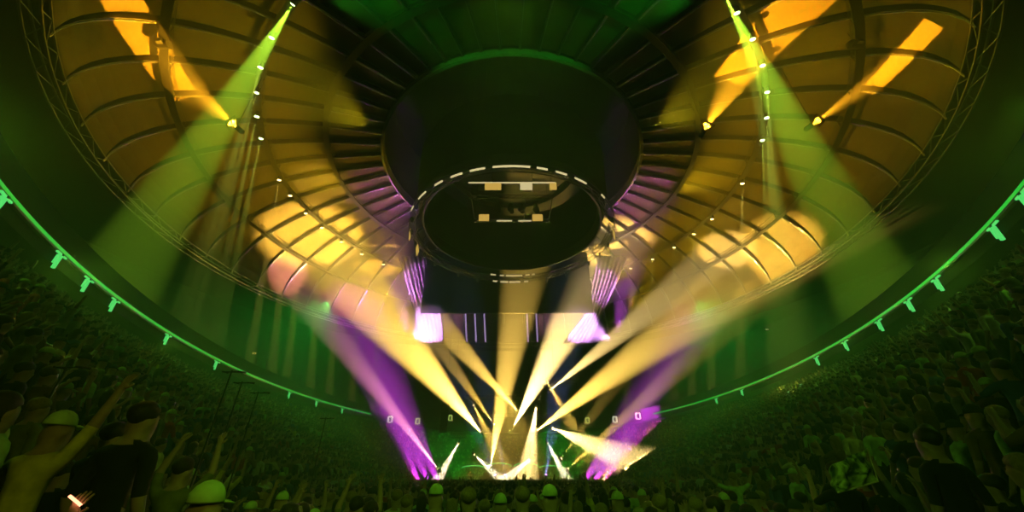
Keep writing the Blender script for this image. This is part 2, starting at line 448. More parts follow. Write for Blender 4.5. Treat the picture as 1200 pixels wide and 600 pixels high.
# ribbon board: left and right runs
def ribbon(side,label):
    ph=sorted((side*math.radians(60),side*math.radians(156)))
    r=empty('ribbon_board',(side*29.5,CY,RZ),label,'light strip')
    mb=MB(); ell(mb,[(29.5,51,RZ-.1),(29.56,51.06,RZ-.1),(29.56,51.06,RZ+.1),(29.5,51,RZ+.1),(29.5,51,RZ-.1)],90,0,*ph)
    mb.build('lit_strip',M['ribbon'],r,loc=(-side*29.5,-CY,-RZ))
    mb=MB(); ell(mb,[(29.42,50.92,RZ-.22),(29.6,51.1,RZ-.22),(29.6,51.1,RZ-.12),(29.42,50.92,RZ-.12),(29.42,50.92,RZ-.22)],90,0,*ph)
    mb.build('lower_ledge',M['steel'],r,loc=(-side*29.5,-CY,-RZ))
ribbon(-1,'thin green glowing strip along the left balcony front'); ribbon(1,'thin green glowing strip along the right balcony front')
def on_ribbon(px,py):
    x,y,u=ray(px,py); lo=None; k=.02
    best=(1e9,None); 
    for i in range(1,4000):
        k=i*.0001; X,Y=x*k,y*k
        if Y<0: continue
        e=(X/29.4)**2+((Y-CY)/50.9)**2
        if e>1 and k*450>3 and Y>2 and (prev<1): return X,Y
        prev=e
    return None
for side,lst in (('left',[(12,225),(78,290),(108,322),(138,348),(198,392),(255,423),(340,460),(372,469),(402,478)]),('right',[(1183,210),(1152,250),(1088,313),(1057,340),(1022,362),(985,390),(953,410),(867,450),(838,462)])):
    for k,(px,py) in enumerate(lst):
        q=on_ribbon(px,py)
        if not q: continue
        X,Y=q; nrm=Vector((-X/29.4**2,-(Y-CY)/50.9**2,0)).normalized(); tg=Vector((nrm.y,-nrm.x,0))
        f=empty('balcony_lamp',(X,Y,RZ-.25),f'{ORD[k]} small green hanging lamp from the near end of the {side} balcony strip','lamp',f'green lamps under the {side} balcony strip')
        mb=MB(); mb.bar(-tg*.45,tg*.45,.08); mb.build('cross_tube',M['green_tube'],f)
        mb=MB(); mb.bar((0,0,0),(0,0,-.75),.12); mb.bar(tg*.22-Vector((0,0,.1)),tg*.22-Vector((0,0,.55)),.08); mb.build('drop_tube',M['green_tube'],f)
        mb=MB(); mb.bar(-nrm*.15,nrm*.1,.1); mb.build('bracket',M['steel'],f)
# rails round the walkway half way up the lower stand
WALK=6
def handrail(side):
    label=f'thin pale handrail along the walkway of the {"left" if side<0 else "right"} stand'
    h=empty('handrail',(0,CY,0),label,'rail'); phs=[side*math.radians(75+85*k/60) for k in range(61)]
    def P(ph,dz):
        x,y=bowl(ph,(WALK+1.0)/NROW-.004); return Vector((x,y-CY,row_z(WALK)+dz))
    mb=MB(); mb.tube([P(q,1.05) for q in phs],.035,6); mb.tube([P(q,.55) for q in phs],.025,6); mb.build('rail_bar',M['rail'],h)
    mb=MB()
    for q in phs: mb.tube([P(q,0),P(q,1.05)],.03,6)
    mb.build('posts',M['rail'],h)['kind']='stuff'
handrail(-1); handrail(1)

# little lamps on the dark upper deck
def hit_ud(px,py):
    x,y,u=ray(px,py)
    for i in range(200,3000):
        k=i*.0001; X,Y,Z=x*k,y*k,u*k+ZC
        s=(Z-13.2)/16.5
        if s<0: continue
        a,b,_=ud(s)
        if (X/a)**2+((Y-CY)/b)**2>=1 and s<=1: return Vector((X,Y,Z))
    return None
for (px,py,mm,lb) in ((5,77,'red','small red lamp at the left edge, highest on the dark upper deck'),(31,130,'red','second red lamp down on the left upper deck'),(135,261,'red','lone red lamp low on the left upper deck, nearest the green haze'),(1131,165,'red','red lamp on the right upper deck, above the green strip near the right edge'),(1079,230,'red','red lamp on the right upper deck nearest the green haze'),(1195,30,'red','red lamp highest at the right edge of the upper deck'),(1169,103,'lamp_white','pale lamp on the right upper deck near the ceiling rim'),(899,386,'lamp_white','lone pale lamp low on the right upper deck above the balcony'),(298,414,'lamp_amber','lone amber lamp low on the left upper deck above the balcony')):
    p=hit_ud(px,py)
    if p is None: continue
    p=p-(p-Vector((0,0,ZC))).normalized()*.6
    e=empty('marker_lamp',p,lb,'lamp')
    mb=MB(); mb.box((0,.12,0),(.7,.14,.34)); mb.build('lamp_case',M['dark'],e)
    for dx in (-.17,.17):
        mb=MB(); mb.ball((dx,0,0),(.11,.08,.11),8,6); mb.build('bulb',M[mm],e)
    mb=MB(); mb.bar((0,.12,-.15),(0,.12,-1.4),.07); mb.build('post',M['dark'],e)

# ------------------------------------------------------------------ stage
YST=74.0; ZST=1.25
st=empty('stage',(0,YST,0),'low wide stage platform at the far end of the floor','stage')
mb=MB(); mb.box((0,YST+5,ZST-.1),(30,10,.2)); mb.build('deck',M['dark'],st,loc=(0,-YST,0))
mb=MB()
for k in range(60): mb.box((-14.75+k*.5,YST+.02+(.04 if k%2 else 0),ZST/2-.1),(.5,.06,ZST-.2))
mb.build('skirt',M['dark'],st,loc=(0,-YST,0))
for (x0,x1,y,z) in ((-6,6,79.5,ZST+.9),(-3.2,3.2,78.0,ZST+.5)):
    mb=MB(); mb.box(((x0+x1)/2,y+.9,(z+ZST)/2),(x1-x0,1.8,z-ZST)); mb.build('riser',M['steel'],st,loc=(0,-YST,0))
# curved green glowing arcs standing behind the band
for (cx,wd,h0,h1,nm) in ((-7.2,4.2,2.7,3.1,'leftmost'),(-2.4,4.6,2.9,3.5,'second'),(2.6,4.6,2.9,3.5,'third'),(7.2,4.2,2.7,3.1,'rightmost')):
    a=empty('light_arch',(cx,81.6,ZST),f'{nm} of the curved green light bars behind the band','light bar','green light bars behind the band')
    mb=MB(); mb.tube([(wd/2*math.cos(PI*(1-k/16)),0,h0-ZST+.8+(h1-h0)*math.sin(PI*k/16)) for k in range(17)],.09,8); mb.build('glowing_bar',M['green_tube'],a)
    mb=MB()
    for sx in (-1,1): mb.tube([(sx*wd/2,0,0),(sx*wd/2,0,h0-ZST+.8)],.05,6)
    mb.build('stand',M['steel'],a)
def amp(x,y,z,w_,h_,label):
    a=empty('amplifier',(x,y,z),label,'amplifier')
    mb=MB(); mb.box((0,0,h_/2),(w_,.4,h_)); mb.build('cabinet',M['steel'],a)
    mb=MB(); mb.box((0,-.22,h_*.4),(w_*.88,.04,h_*.72)); mb.build('grille',M['dark'],a)
    mb=MB()
    for k in range(4): mb.tube([(-w_*.3+k*w_*.2,-.2,h_*.9),(-w_*.3+k*w_*.2,-.25,h_*.9)],.03,8)
    mb.build('knobs',M['alu'],a)
amp(-4.6,78.3,ZST,1.0,1.5,'speaker cabinet left of the drum riser, behind the guitarist')
amp(4.8,78.3,ZST,1.2,1.7,'tall speaker cabinet right of the drum riser, behind the bass player')
# drum kit
dk=empty('drum_kit',(0.6,79.2,ZST+.5),'drum kit on the middle riser at the back of the stage','drums')
mb=MB(); mb.tube([(0,-.25,.3),(0,.2,.3)],.3,20); mb.build('bass_drum',M['lamp_amber'] if False else M['rail'],dk)
for (x,y,z,r) in ((-.3,0,.75,.17),(.3,0,.75,.17),(.65,.1,.4,.22),(-.6,.15,.5,.18)):
    mb=MB(); mb.tube([(x,y,z-.13),(x,y,z+.13)],r,16); mb.build('tom_drum',M['rail'],dk)
for (x,y,z) in ((-.8,-.1,1.15),(.8,-.1,1.2),(-1.0,.3,.9)):
    mb=MB(); mb.tube([(x,y,z),(x,y,z+.04)],[.26,.05],16); mb.tube([(x,y,z-.9),(x,y,z)],.015,6); mb.build('cymbal',M['alu'],dk)
kb=empty('keyboard_rig',(-7.4,77.5,ZST),'stacked keyboards on a stand at the left of the stage','keyboard')
for k,z in enumerate((.85,1.05,1.25)):
    mb=MB(); mb.box((0,.1*k,z),(1.4,.34,.1)); mb.build('keyboard',M['rail'] if k==1 else M['steel'],kb)
mb=MB()
for sx in (-.5,.5): mb.bar((sx,-.2,0),(sx,.25,1.2),.06); mb.bar((sx,.3,0),(sx,-.1,.85),.06)
mb.build('stand',M['steel'],kb)
for sx,nm in ((-12.2,'left'),(12.2,'right')):
    pa=empty('line_array',(sx,75,9),f'curved black column of loudspeakers hanging at the {nm} side of the stage','loudspeaker')
    for k in range(10):
        mb=MB(); an=math.radians(-4-k*2.2)
        mb.box((0,-.03*k*k*.3,4.5-k*.48),(1.3,.75,.44),Matrix.Rotation(an,3,'X')); mb.build('speaker_box',M['dark'],pa)
    mb=MB(); mb.box((0,0,4.85),(1.4,.9,.12)); mb.tube([(0,0,4.9),(0,0,27)],.05,6); mb.build('flying_frame',M['steel'],pa)

# hung trusses over the stage
def truss(px0,px1,py,label,Y=76.5,s=.32):
    A=at(px0,py,Y); B=at(px1,py,Y); B.z=A.z; c=(A+B)/2; L=B-A
    t=empty('lighting_truss',c,label,'truss'); ex=L/2
    mb=MB()
    for dy in (-s,s):
        for dz in (0,2*s): mb.tube([-ex+Vector((0,dy,dz)),ex+Vector((0,dy,dz))],.05,6)
    mb.build('chords',M['steel'],t)
    mb=MB(); n=max(2,int(L.length/.7))
    for k in range(n):
        p=-ex+L*(k/n); q=-ex+L*((k+1)/n)
        u,v=(0,2*s) if k%2 else (2*s,0)
        for dy in (-s,s): mb.bar(p+Vector((0,dy,u)),q+Vector((0,dy,v)),.035)
        mb.bar(p+Vector((0,-s,0)),q+Vector((0,s,0)),.035); mb.bar(p+Vector((0,-s,2*s)),q+Vector((0,s,2*s)),.035)
    mb.build('lattice',M['steel'],t)
    for sx in (-.85,.85):
        mb=MB(); mb.tube([ex*sx+Vector((0,0,2*s)),Vector((ex.x*sx,0,36-c.z))],.03,6); mb.build('hoist_cable',M['steel'],t)
truss(546,634,468,'uppermost wide truss hanging over the middle of the stage')
truss(637,676,449,'short high truss hanging over the right of the stage')
truss(552,660,489,'wide lower truss hanging over the band')
truss(528,546,513,'short low truss hanging at the left of the band')
truss(634,654,513,'short low truss hanging at the right of the band')
# ------------------------------------------------------------------ moving heads and their beams
AMB=(1,.61,.10); CREAM=(1,.68,.22); PINK=(1,.36,.42); PURP=(.52,.03,.60); WARM=(1,.85,.5); GRN=(.04,1,.07); BLUE=(.3,.3,1)
def moving_head(A,T,label,lens,sc_=1.0,hang=True):
    c=empty('moving_head_lamp',A,label,'stage lamp')
    q=orient(T-A).to_matrix(); up=1 if hang else -1
    mb=MB(); mb.tube([q@Vector((0,0,.62)),q@Vector((0,0,.5)),q@Vector((0,0,.1)),q@Vector((0,0,.05))],[.12*sc_,.2*sc_,.24*sc_,.22*sc_],12); h=mb.build('head',M['dark'],c)
    mb=MB(); mb.tube([q@Vector((0,0,.06)),q@Vector((0,0,.03))],.2*sc_,12); mb.build('lens',M[lens],h)
    ce=q@Vector((0,0,.35)); mb=MB()
    ax=Vector((T-A)).cross(Vector((0,0,1))).normalized()*.3
    for sg in (-1,1): mb.bar(ce+ax*sg,ce+ax*sg+Vector((0,0,.5*up)),.06)
    mb.bar(ce-ax*1.1+Vector((0,0,.5*up)),ce+ax*1.1+Vector((0,0,.5*up)),.08); mb.build('yoke',M['steel'],c)
    mb=MB(); mb.box(ce+Vector((0,0,.64*up)),(.4,.4,.22)); mb.build('base',M['dark'],c)
def beam(ap,tg,Yt,wpx,col,pw,label,lens='lens_amber',Ya=76.0,blend=.6,hang=True,fix=True):
    if not Yt: Yt=hit_dome(*tg).y
    A=at(*ap,Ya); T=at(*tg,Yt)
    if A.z<.35: A.z=.5
    depth=Yt/ray(*tg)[1]*FPX
    half=math.degrees(math.atan(.5*wpx*depth/FPX/(T-A).length))
    if fix: moving_head(A,T,label,lens,hang=hang)
    spot('beam_light',A,T,half,col,pw*3.9e6,blend=blend)
beam((563,506),(368,275),None,112,AMB,1.25,'lamp on the lower truss throwing the widest amber beam to upper left')
beam((606,481),(470,330),72,52,AMB,.6,'lamp mid truss throwing a narrow amber beam to upper left')
beam((579,497),(500,385),65,28,AMB,.2,'lamp throwing the dim tan beam between two brighter left beams')
beam((575,545),(612,335),68,58,AMB,.75,'floor lamp throwing the upright amber beam at stage centre',hang=False)
beam((603,498),(716,285),None,92,CREAM,1.15,'lamp throwing the bright cream beam just right of centre')
beam((645,457),(850,292),None,60,CREAM,.75,'high lamp throwing a narrow cream beam to upper right')
beam((630,504),(905,300),56,96,AMB,1.0,'lamp throwing the widest pinkish amber beam to upper right')
beam((648,502),(765,552),62,58,CREAM,.32,'lamp throwing the cream beam down onto the right floor crowd')
beam((537,520),(513,562),75.5,14,WARM,.22,'low left lamp with a short pale beam slanting down left')
beam((556,533),(592,566),75.5,16,WARM,.22,'low lamp left of centre with a short pale beam slanting down right')
beam((625,535),(588,566),75.5,16,WARM,.22,'low lamp right of centre with a short pale beam slanting down left')
beam((642,520),(667,566),75.5,16,WARM,.22,'low right lamp with a short pale beam slanting down right')
beam((628,478),(617,566),75.5,34,CREAM,.5,'lamp at right end of the top truss pouring a tall pale beam straight down')
beam((555,475),(577,520),75.5,16,AMB,.12,'lamp at left end of the top truss with a short amber beam slanting down right')
beam((642,449),(660,482),75.5,14,AMB,.1,'lamp at left end of the short high truss with a stubby beam down right')
beam((513,549),(360,350),66,44,PINK,.5,'floor lamp at stage left edge throwing a pink beam through the violet one','lens_amber',hang=False,Ya=73)
beam((494,574),(396,365),80,96,PURP,.17,'leftmost of three violet floor lamps at the left edge of the stage','lens_purple',hang=False,blend=.9,Ya=72.5)
beam((506,574),(408,365),80,96,PURP,.17,'middle of three violet floor lamps at the left edge of the stage','lens_purple',hang=False,blend=.9,Ya=72.5)
beam((517,574),(419,365),80,96,PURP,.17,'rightmost of three violet floor lamps at the left edge of the stage','lens_purple',hang=False,blend=.9,Ya=72.5)
beam((678,574),(820,383),80,96,PURP,.17,'leftmost of three violet floor lamps at the right edge of the stage','lens_purple',hang=False,blend=.9,Ya=72.5)
beam((690,574),(832,383),80,96,PURP,.17,'middle of three violet floor lamps at the right edge of the stage','lens_purple',hang=False,blend=.9,Ya=72.5)
beam((702,574),(844,383),80,96,PURP,.17,'rightmost of three violet floor lamps at the right edge of the stage','lens_purple',hang=False,blend=.9,Ya=72.5)
beam((666,549),(880,355),66,46,AMB,.32,'lamp at the right of the stage throwing the outermost olive amber beam',hang=False)
beam((658,537),(710,465),70,18,AMB,.05,'lamp right of the band with a faint short beam to upper right',hang=False)
beam((580,556),(548,480),72,24,BLUE,.012,'stage floor lamp with the faint blue beam leaning left','lens_purple',hang=False)
beam((592,556),(572,470),72,22,BLUE,.012,'stage floor lamp with the faint blue beam rising left of centre','lens_purple',hang=False)
beam((640,556),(655,450),72,34,BLUE,.02,'stage floor lamp with the faint blue beam rising right of centre','lens_purple',hang=False)
# broad green beams from the near ends of the middle catwalk
def cat_lamp(px,py,tg,Yt,half,col,pw,label,lens):
    p=hit_dome(px,py); v=Vector((p.x,p.y-D,0)).normalized()
    A=Vector((v.x*35.2,D+v.y*35.2,z_lamp-.7)); T=at(*tg,Yt)
    moving_head(A,T,label,lens)
    spot('beam_light',A,T,half,col,pw,blend=.4)
cat_lamp(322,-25,(243,165),26,7,(.5,1,.04),4.6e5,'lamp on the left of the catwalk pouring a broad green beam outwards','lens_green')
cat_lamp(862,-30,(935,165),26,7,(.5,1,.04),4.6e5,'lamp on the right of the catwalk pouring a broad green beam outwards','lens_green')
# washes: unseen spots added to light ceiling, drapes, stage and crowd, no fixtures
def wash(pos,tgt,half,col,pw,blend=.6,size=.3): return spot('added_wash_light',pos,tgt,half,col,pw,blend,size)
AW=(1,.60,.008)
for sx in (-1,1):
    for (x,y,z,tx,ty,tz,p_) in ((21,64,28,33,66,41,.7),(25,50,30,38,46,40.5,.65),(21,38,33,36,29,39,.6),(16,30,36,30,20,39,.5),(17,60,31,29,52,43,.7)):
        wash((sx*x,y,z),(sx*tx,ty,tz),44,AW if y>35 else (.8,.62,.01),p_*2.9e4,.9)
wash((-15,17,36),(-8,20,44.5),38,(.02,1,.03),3.6e3); wash((15,17,36),(8,20,44.5),38,(.02,1,.03),3.6e3)
wash((-34,66,30),(-26,36,6),22,GRN,1.7e4); wash((34,66,30),(26,36,6),22,GRN,1.7e4)
wash((-19,68,24),(-23,56,44.5),15,(.75,.09,.85),9e4); wash((19,68,24),(23,56,44.5),15,(.75,.09,.85),9e4)
wash((-13,50,18),at(505,380,72),10,(.85,.38,1),4.5e5); wash((13,50,18),at(678,380,72),10,(.85,.38,1),4.5e5)
wash((-24,65,33),at(485,335,72),30,(.75,.2,.85),1.8e4); wash((24,65,33),at(701,335,72),30,(.75,.2,.85),1.8e4)
for sx in (-1,1):
    for ph in (148,132,116,100,85,70):
        a=math.radians(ph); q=bowl(sx*a,.45)
        wash((sx*28*math.sin(a),CY+49.5*math.cos(a),10.9),(q[0],q[1],4),52,(.35,1,.05),3.4e2,.8)
    wash((sx*8,3.5,9.5),(sx*7,14,1),32,(.5,1,.05),6e1,.8)
wash((0,1.2,5),(0,7,1.2),50,(.35,1,.04),1.7e2,.8)
wash((0,73,9),(0,20,0),22,(.7,1,.12),1.6e3)
wash((1.5,-3,4.6),(-3.6,3.6,1.3),24,(.62,.8,.04),210,.9)
wash((-1,-3,4.6),(4.4,4.8,1.3),22,(.4,1,.05),170,.9)
wash((0,72,14),(0,79,1),40,(1,.58,.08),6e4)
wash((-6,85,10),(-14,96,4),55,(.02,1,.04),7e3,.8)
wash((6,85,10),(14,96,4),55,(.02,1,.04),7e3,.8)
# lanterns added to cast the sharp orange ceiling bars, shaped by four shutters
def profile(pxa,pxb,ha,hb,r_src,z_src,pw,label):
    PA=hit_dome(*pxa); PB=hit_dome(*pxb); T=(PA+PB)/2
    v=Vector((T.x,T.y-D,0)).normalized()
    A=Vector((v.x*r_src,D+v.y*r_src,z_src))
    z=(A-T).normalized(); x=(PB-PA); x=(x-z*x.dot(z)).normalized(); y=z.cross(x)
    R=Matrix((x,y,z)).transposed()
    c=empty('added_lantern',A,label,'stage lamp')
    mb=MB(); mb.tube([R@Vector((0,0,.9)),R@Vector((0,0,.75)),R@Vector((0,0,.05))],[.1,.26,.26],14); mb.build('lamp_housing',M['dark'],c)
    dd=.6; wa=dd*math.tan(math.radians(ha)); wb=dd*math.tan(math.radians(hb)); th=.01; big=.5
    for cx,cyy,sx,sy in ((wa+big/2,0,big,2*big+2*wb),(-wa-big/2,0,big,2*big+2*wb),(0,wb+big/2,2*wa+.001,big),(0,-wb-big/2,2*wa+.001,big)):
        mb=MB(); mb.box(R@Vector((cx,cyy,-dd)),(sx,sy,th),R); mb.build('shutter',M['dark'],c)
    mb=MB()
    for sx in (-1,1):
        for sy in (-1,1): mb.bar(R@Vector((sx*.18,sy*.18,.1)),R@Vector((sx*(wa+.2),sy*(wb+.2),-dd)),.02)
    mb.build('shutter_arms',M['dark'],c)
    mb=MB(); mb.tube([(0,0,.2),(0,0,dome_z(r_src)-A.z)],.04,6); mb.build('hanging_pole',M['steel'],c)
    spot('added_lantern_light',A+(R@Vector((0,0,-.02))),T,math.hypot(ha,hb)+1.5,(1,.42,.012),pw,blend=.05,size=.004)
profile((146,6),(215,112),35,8,35,33.5,1.1e5,'added lantern with shutters hanging under the left of the ceiling, throwing the orange bar')
profile((945,-8),(848,100),30,11,28,35,1.3e5,'added lantern with shutters under the right of the ceiling, throwing the inner orange bar')
profile((1112,8),(1000,124),30,5,37,33,.9e5,'added lantern with shutters under the right of the ceiling, throwing the outer orange bar')

# ------------------------------------------------------------------ people
SHIRTS={'black':(.012,.012,.013),'white':(.85,.85,.82),'yellow':(.8,.66,.1),'pale green':(.5,.72,.35),'grey':(.2,.2,.2),'red':(.4,.05,.04),'brown':(.2,.11,.05),'blue':(.06,.12,.35),'cream':(.8,.72,.5),'olive':(.2,.2,.07)}
SM={k:mat('shirt_'+k.replace(' ','_'),v,.85,noise=.25,scale=9,bump=.1) for k,v in SHIRTS.items()}
M['skin']=mat('skin',(.42,.26,.18),.55,noise=.08,scale=20)
M['jeans']=mat('trousers',(.03,.035,.05),.85,noise=.25,scale=14)
M['hair']=mat('dark_hair',(.03,.02,.014),.6,noise=.4,scale=40,bump=.3)
M['hair_fair']=mat('fair_hair',(.3,.2,.08),.6,noise=.3,scale=40,bump=.3)
M['cap']=mat('cap_cloth',(.6,.78,.35),.85,noise=.15,scale=12)
M['cap_dark']=mat('dark_cap_cloth',(.04,.05,.06),.85,noise=.15,scale=12)
M['eye']=mat('eye_dark',(.015,.012,.01),.2)
# cloth for the crowd: hue picked per person
m=mat('crowd_cloth',(.3,.3,.3),.85); nt=m.node_tree
g=nt.nodes.new('ShaderNodeNewGeometry'); cr=nt.nodes.new('ShaderNodeValToRGB'); cr.color_ramp.interpolation='CONSTANT'
els=cr.color_ramp.elements
cols=list(SHIRTS.values())+[(.02,.02,.02)]*3+[(.03,.03,.04)]*3+[(.04,.03,.02)]*3+[(.88,.8,.55)]*2+[(.55,.38,.15)]
for k,cv in enumerate(cols):
    e=els[k] if k<2 else els.new(k/len(cols))
    e.position=k/len(cols); e.color=(*cv,1)
nt.links.new(g.outputs['Random Per Island'],cr.inputs['Fac']); nt.links.new(cr.outputs['Color'],nt.nodes['Principled BSDF'].inputs['Base Color'])
M['crowd']=m

def arm_pose(sg,kind):
    S_=Vector((.185*sg,-.01,1.43))
    d={'down':((.255*sg,-.04,1.15),(.25*sg,.08,.92)),'up':((.30*sg,.05,1.62),(.24*sg,.10,1.88)),
       'high':((.27*sg,.02,1.68),(.30*sg,.06,1.95)),'clap':((.27*sg,.14,1.20),(.05*sg,.36,1.36)),
       'phone':((.24*sg,.20,1.33),(.10*sg,.36,1.60)),'out':((.40*sg,.05,1.52),(.56*sg,.14,1.72)),
       'hip':((.36*sg,-.08,1.22),(.2*sg,.02,1.02)),'play':((.30*sg,.08,1.20),(.08*sg if sg>0 else -.42,.26,1.12)),
       'low':((.26*sg,.06,1.17),(.24*sg,.27,1.02))}[kind]
    return S_,Vector(d[0]),Vector(d[1])
def skel(left,right,fingers=True,lean=0.0,belly=1.0):
    J=[];E=[];L=[];R=[]
    def j(p,r,par=None,lab='shirt'):
        J.append(Vector(p)); R.append(r if isinstance(r,tuple) else (r,r))
        if par is not None: E.append((par,len(J)-1)); L.append(lab)
        return len(J)-1
    pel=j((0,0,.95),(.155,.115)); wa=j((0,.005,1.10),(.145*belly,.11*belly),pel,'shirt'); ch=j((0,0,1.28),(.165,.115),wa); uc=j((0,-.01,1.41),(.145,.10),ch)
    nk=j((0,0,1.51),(.056,.058),uc,'skin'); hd=j((0,.02,1.60),(.074,.088),nk,'skin'); h2=j((0,.012,1.69),(.078,.098),hd,'skin'); j((0,.005,1.745),(.058,.07),h2,'skin')
    j((0,.125,1.635),(.014,.02),hd,'skin')
    for sg in (-1,1):
        if fingers: j((.086*sg,.0,1.645),(.012,.026),hd,'skin')
        hp=j((.10*sg,0,.86),(.092,.10),pel,'jeans'); kn=j((.115*sg,.02,.49),(.062,.066),hp,'jeans'); ak=j((.12*sg,-.015,.10),(.043,.046),kn,'jeans'); j((.135*sg,.15,.045),(.045,.035),ak,'jeans')
        S_,El,Wr=arm_pose(sg,left if sg<0 else right)
        s_=j(S_,.062,uc); e_=j(El,.046,s_); w_=j(Wr,(.029,.032),e_,'skin')
        d=(Wr-El).normalized(); side=d.cross(Vector((0,1,0)));
        if side.length<.1: side=d.cross(Vector((0,0,1)))
        side.normalize(); nor=side.cross(d)
        pm=j(Wr+d*.065,(.036,.024),w_,'skin')
        if fingers:
            for q,(o_,ln) in enumerate(((-.032,.062),(-.011,.074),(.011,.07),(.032,.054))):
                a=j(Wr+d*.105+side*o_,.0095,pm,'skin'); b=j(Wr+d*(.105+ln*.55)+side*o_*1.15+nor*.008,.0088,a,'skin'); j(Wr+d*(.105+ln)+side*o_*1.2+nor*.026,.0075,b,'skin')
            a=j(Wr+d*.05-side*.045*sg,.012,pm,'skin'); j(Wr+d*.09-side*.068*sg+nor*.012,.010,a,'skin')
        else: j(Wr+d*.15,(.03,.018),pm,'skin')
    if lean:
        for v in J:
            if v.z>.95: k=(v.z-.95); v.y+=k*math.sin(lean)*1.0
    return J,E,L,R
LAB={'skin':0,'shirt':1,'jeans':2}
def body_mesh(name,left,right,fingers=True,sub=1,lean=0.0,belly=1.0,face=True):
    J,E,L,R=skel(left,right,fingers,lean,belly)
    me=bpy.data.meshes.new(name+'_skeleton'); me.from_pydata(J,E,[]); o=bpy.data.objects.new(name+'_skeleton',me); C.objects.link(o)
    md=o.modifiers.new('skin','SKIN'); md.use_smooth_shade=True; md.branch_smoothing=.4
    for i,d in enumerate(me.skin_vertices[0].data): d.radius=R[i]; d.use_root=(i==0)
    if sub: sm=o.modifiers.new('sub','SUBSURF'); sm.levels=sub; sm.render_levels=sub
    dg=bpy.context.evaluated_depsgraph_get(); dg.update()
    out=bpy.data.meshes.new_from_object(o.evaluated_get(dg)); out.name=name
    bpy.data.objects.remove(o)
    segs=[(J[a],J[b],LAB[l]) for (a,b),l in zip(E,L)]
    mi=[]
    for p in out.polygons:
        c=p.center; best=(9,1)
        for a,b,l in segs:
            ab=b-a; t=max(0,min(1,(c-a).dot(ab)/max(1e-9,ab.dot(ab)))); dist=(c-a-ab*t).length
            if dist<best[0]: best=(dist,l)
        l=best[1]
        if l==1 and c.z<1.0 and abs(c.x)<.2: l=2
        mi.append(l)
    V=[tuple(v.co) for v in out.vertices]; F=[tuple(p.vertices) for p in out.polygons]
    mb=MB(); mb.v=V; mb.f=F; mb.mi=mi
    if face:
        sh=math.sin(lean)*.7 if lean else 0
        for sg in (-1,1): mb.ball((.032*sg,.098+sh,1.662),(.014,.012,.010),8,5,3)
        mb.ball((0,.092+sh,1.588),(.026,.012,.007),8,5,3)
    me=bpy.data.meshes.new(name); me.from_pydata(mb.v,[],mb.f)
    for q in (M['skin'],SM['black'],M['jeans'],M['eye']): me.materials.append(q)
    me.polygons.foreach_set('material_index',mb.mi); me.polygons.foreach_set('use_smooth',[True]*len(mb.f)); me.update()
    return me
def hair_mb(kind,n=14,m=8):
    mb=MB(); mb.ball((0,-.012,1.70),(.093,.112,.092),n,m)
    V=[]
    for v in mb.v:
        v=Vector(v)
        if v.y>.03 and v.z<1.70: v.y=.03+(v.y-.03)*.1; v.z=max(v.z,1.67)
        if kind=='long' and v.z<1.69 and v.y<.03: v.z-= (1.69-v.z)*2.4; v.y-=.02
        V.append(tuple(v))
    mb.v=V; return mb
def cap_mb():
    mb=MB(); mb.ball((0,0,1.70),(.090,.110,.108),16,8)
    mb.v=[(x,y,max(z,1.69)) for x,y,z in mb.v]
    mb.add([(-.075,.09,1.70),(.075,.09,1.70),(.05,.2,1.685),(-.05,.2,1.685),(-.075,.09,1.69),(.075,.09,1.69),(.05,.2,1.675),(-.05,.2,1.675)],
           [(0,1,2,3),(4,7,6,5),(0,4,5,1),(1,5,6,2),(2,6,7,3),(3,7,4,0)])
    return mb
POSES={'with arms down':('down','down'),'with both arms raised':('up','up'),'with right arm raised':('down','high'),'clapping':('clap','clap'),
       'holding hands up front':('phone','low'),'with arms spread wide':('out','out'),'with left arm raised':('high','down')}
BODY={k:body_mesh('body_'+k.split()[-1],*v) for k,v in POSES.items()}
def hmesh(mb,name):
    me=bpy.data.meshes.new(name); me.from_pydata(mb.v,[],mb.f); me.polygons.foreach_set('use_smooth',[True]*len(mb.f)); me.materials.append(None); me.update(); return me
HAIR={'short':hmesh(hair_mb('short'),'hair_short'),'long':hmesh(hair_mb('long'),'hair_long'),'cap':hmesh(cap_mb(),'cap')}
def person(loc,rz,height,shirt,pose,hair,hairmat,label,group=None,body=None,cat='person'):
    o=bpy.data.objects.new('person',body or BODY[pose]); C.objects.link(o)
    o.location=loc; o.rotation_euler=(0,0,rz); k=height/1.79; o.scale=(k,k,k)
    o.material_slots[1].link='OBJECT'; o.material_slots[1].material=SM[shirt]
    tag(o,label,cat,group)
    h=bpy.data.objects.new('cap' if hair=='cap' else 'hair',HAIR[hair]); C.objects.link(h); h.parent=o
    h.material_slots[0].link='OBJECT'; h.material_slots[0].material=M[hairmat]
    return o
def face_to(x,y,tx=0,ty=78): return math.atan2(-(tx-x),(ty-y))
rnd=random.Random(11)
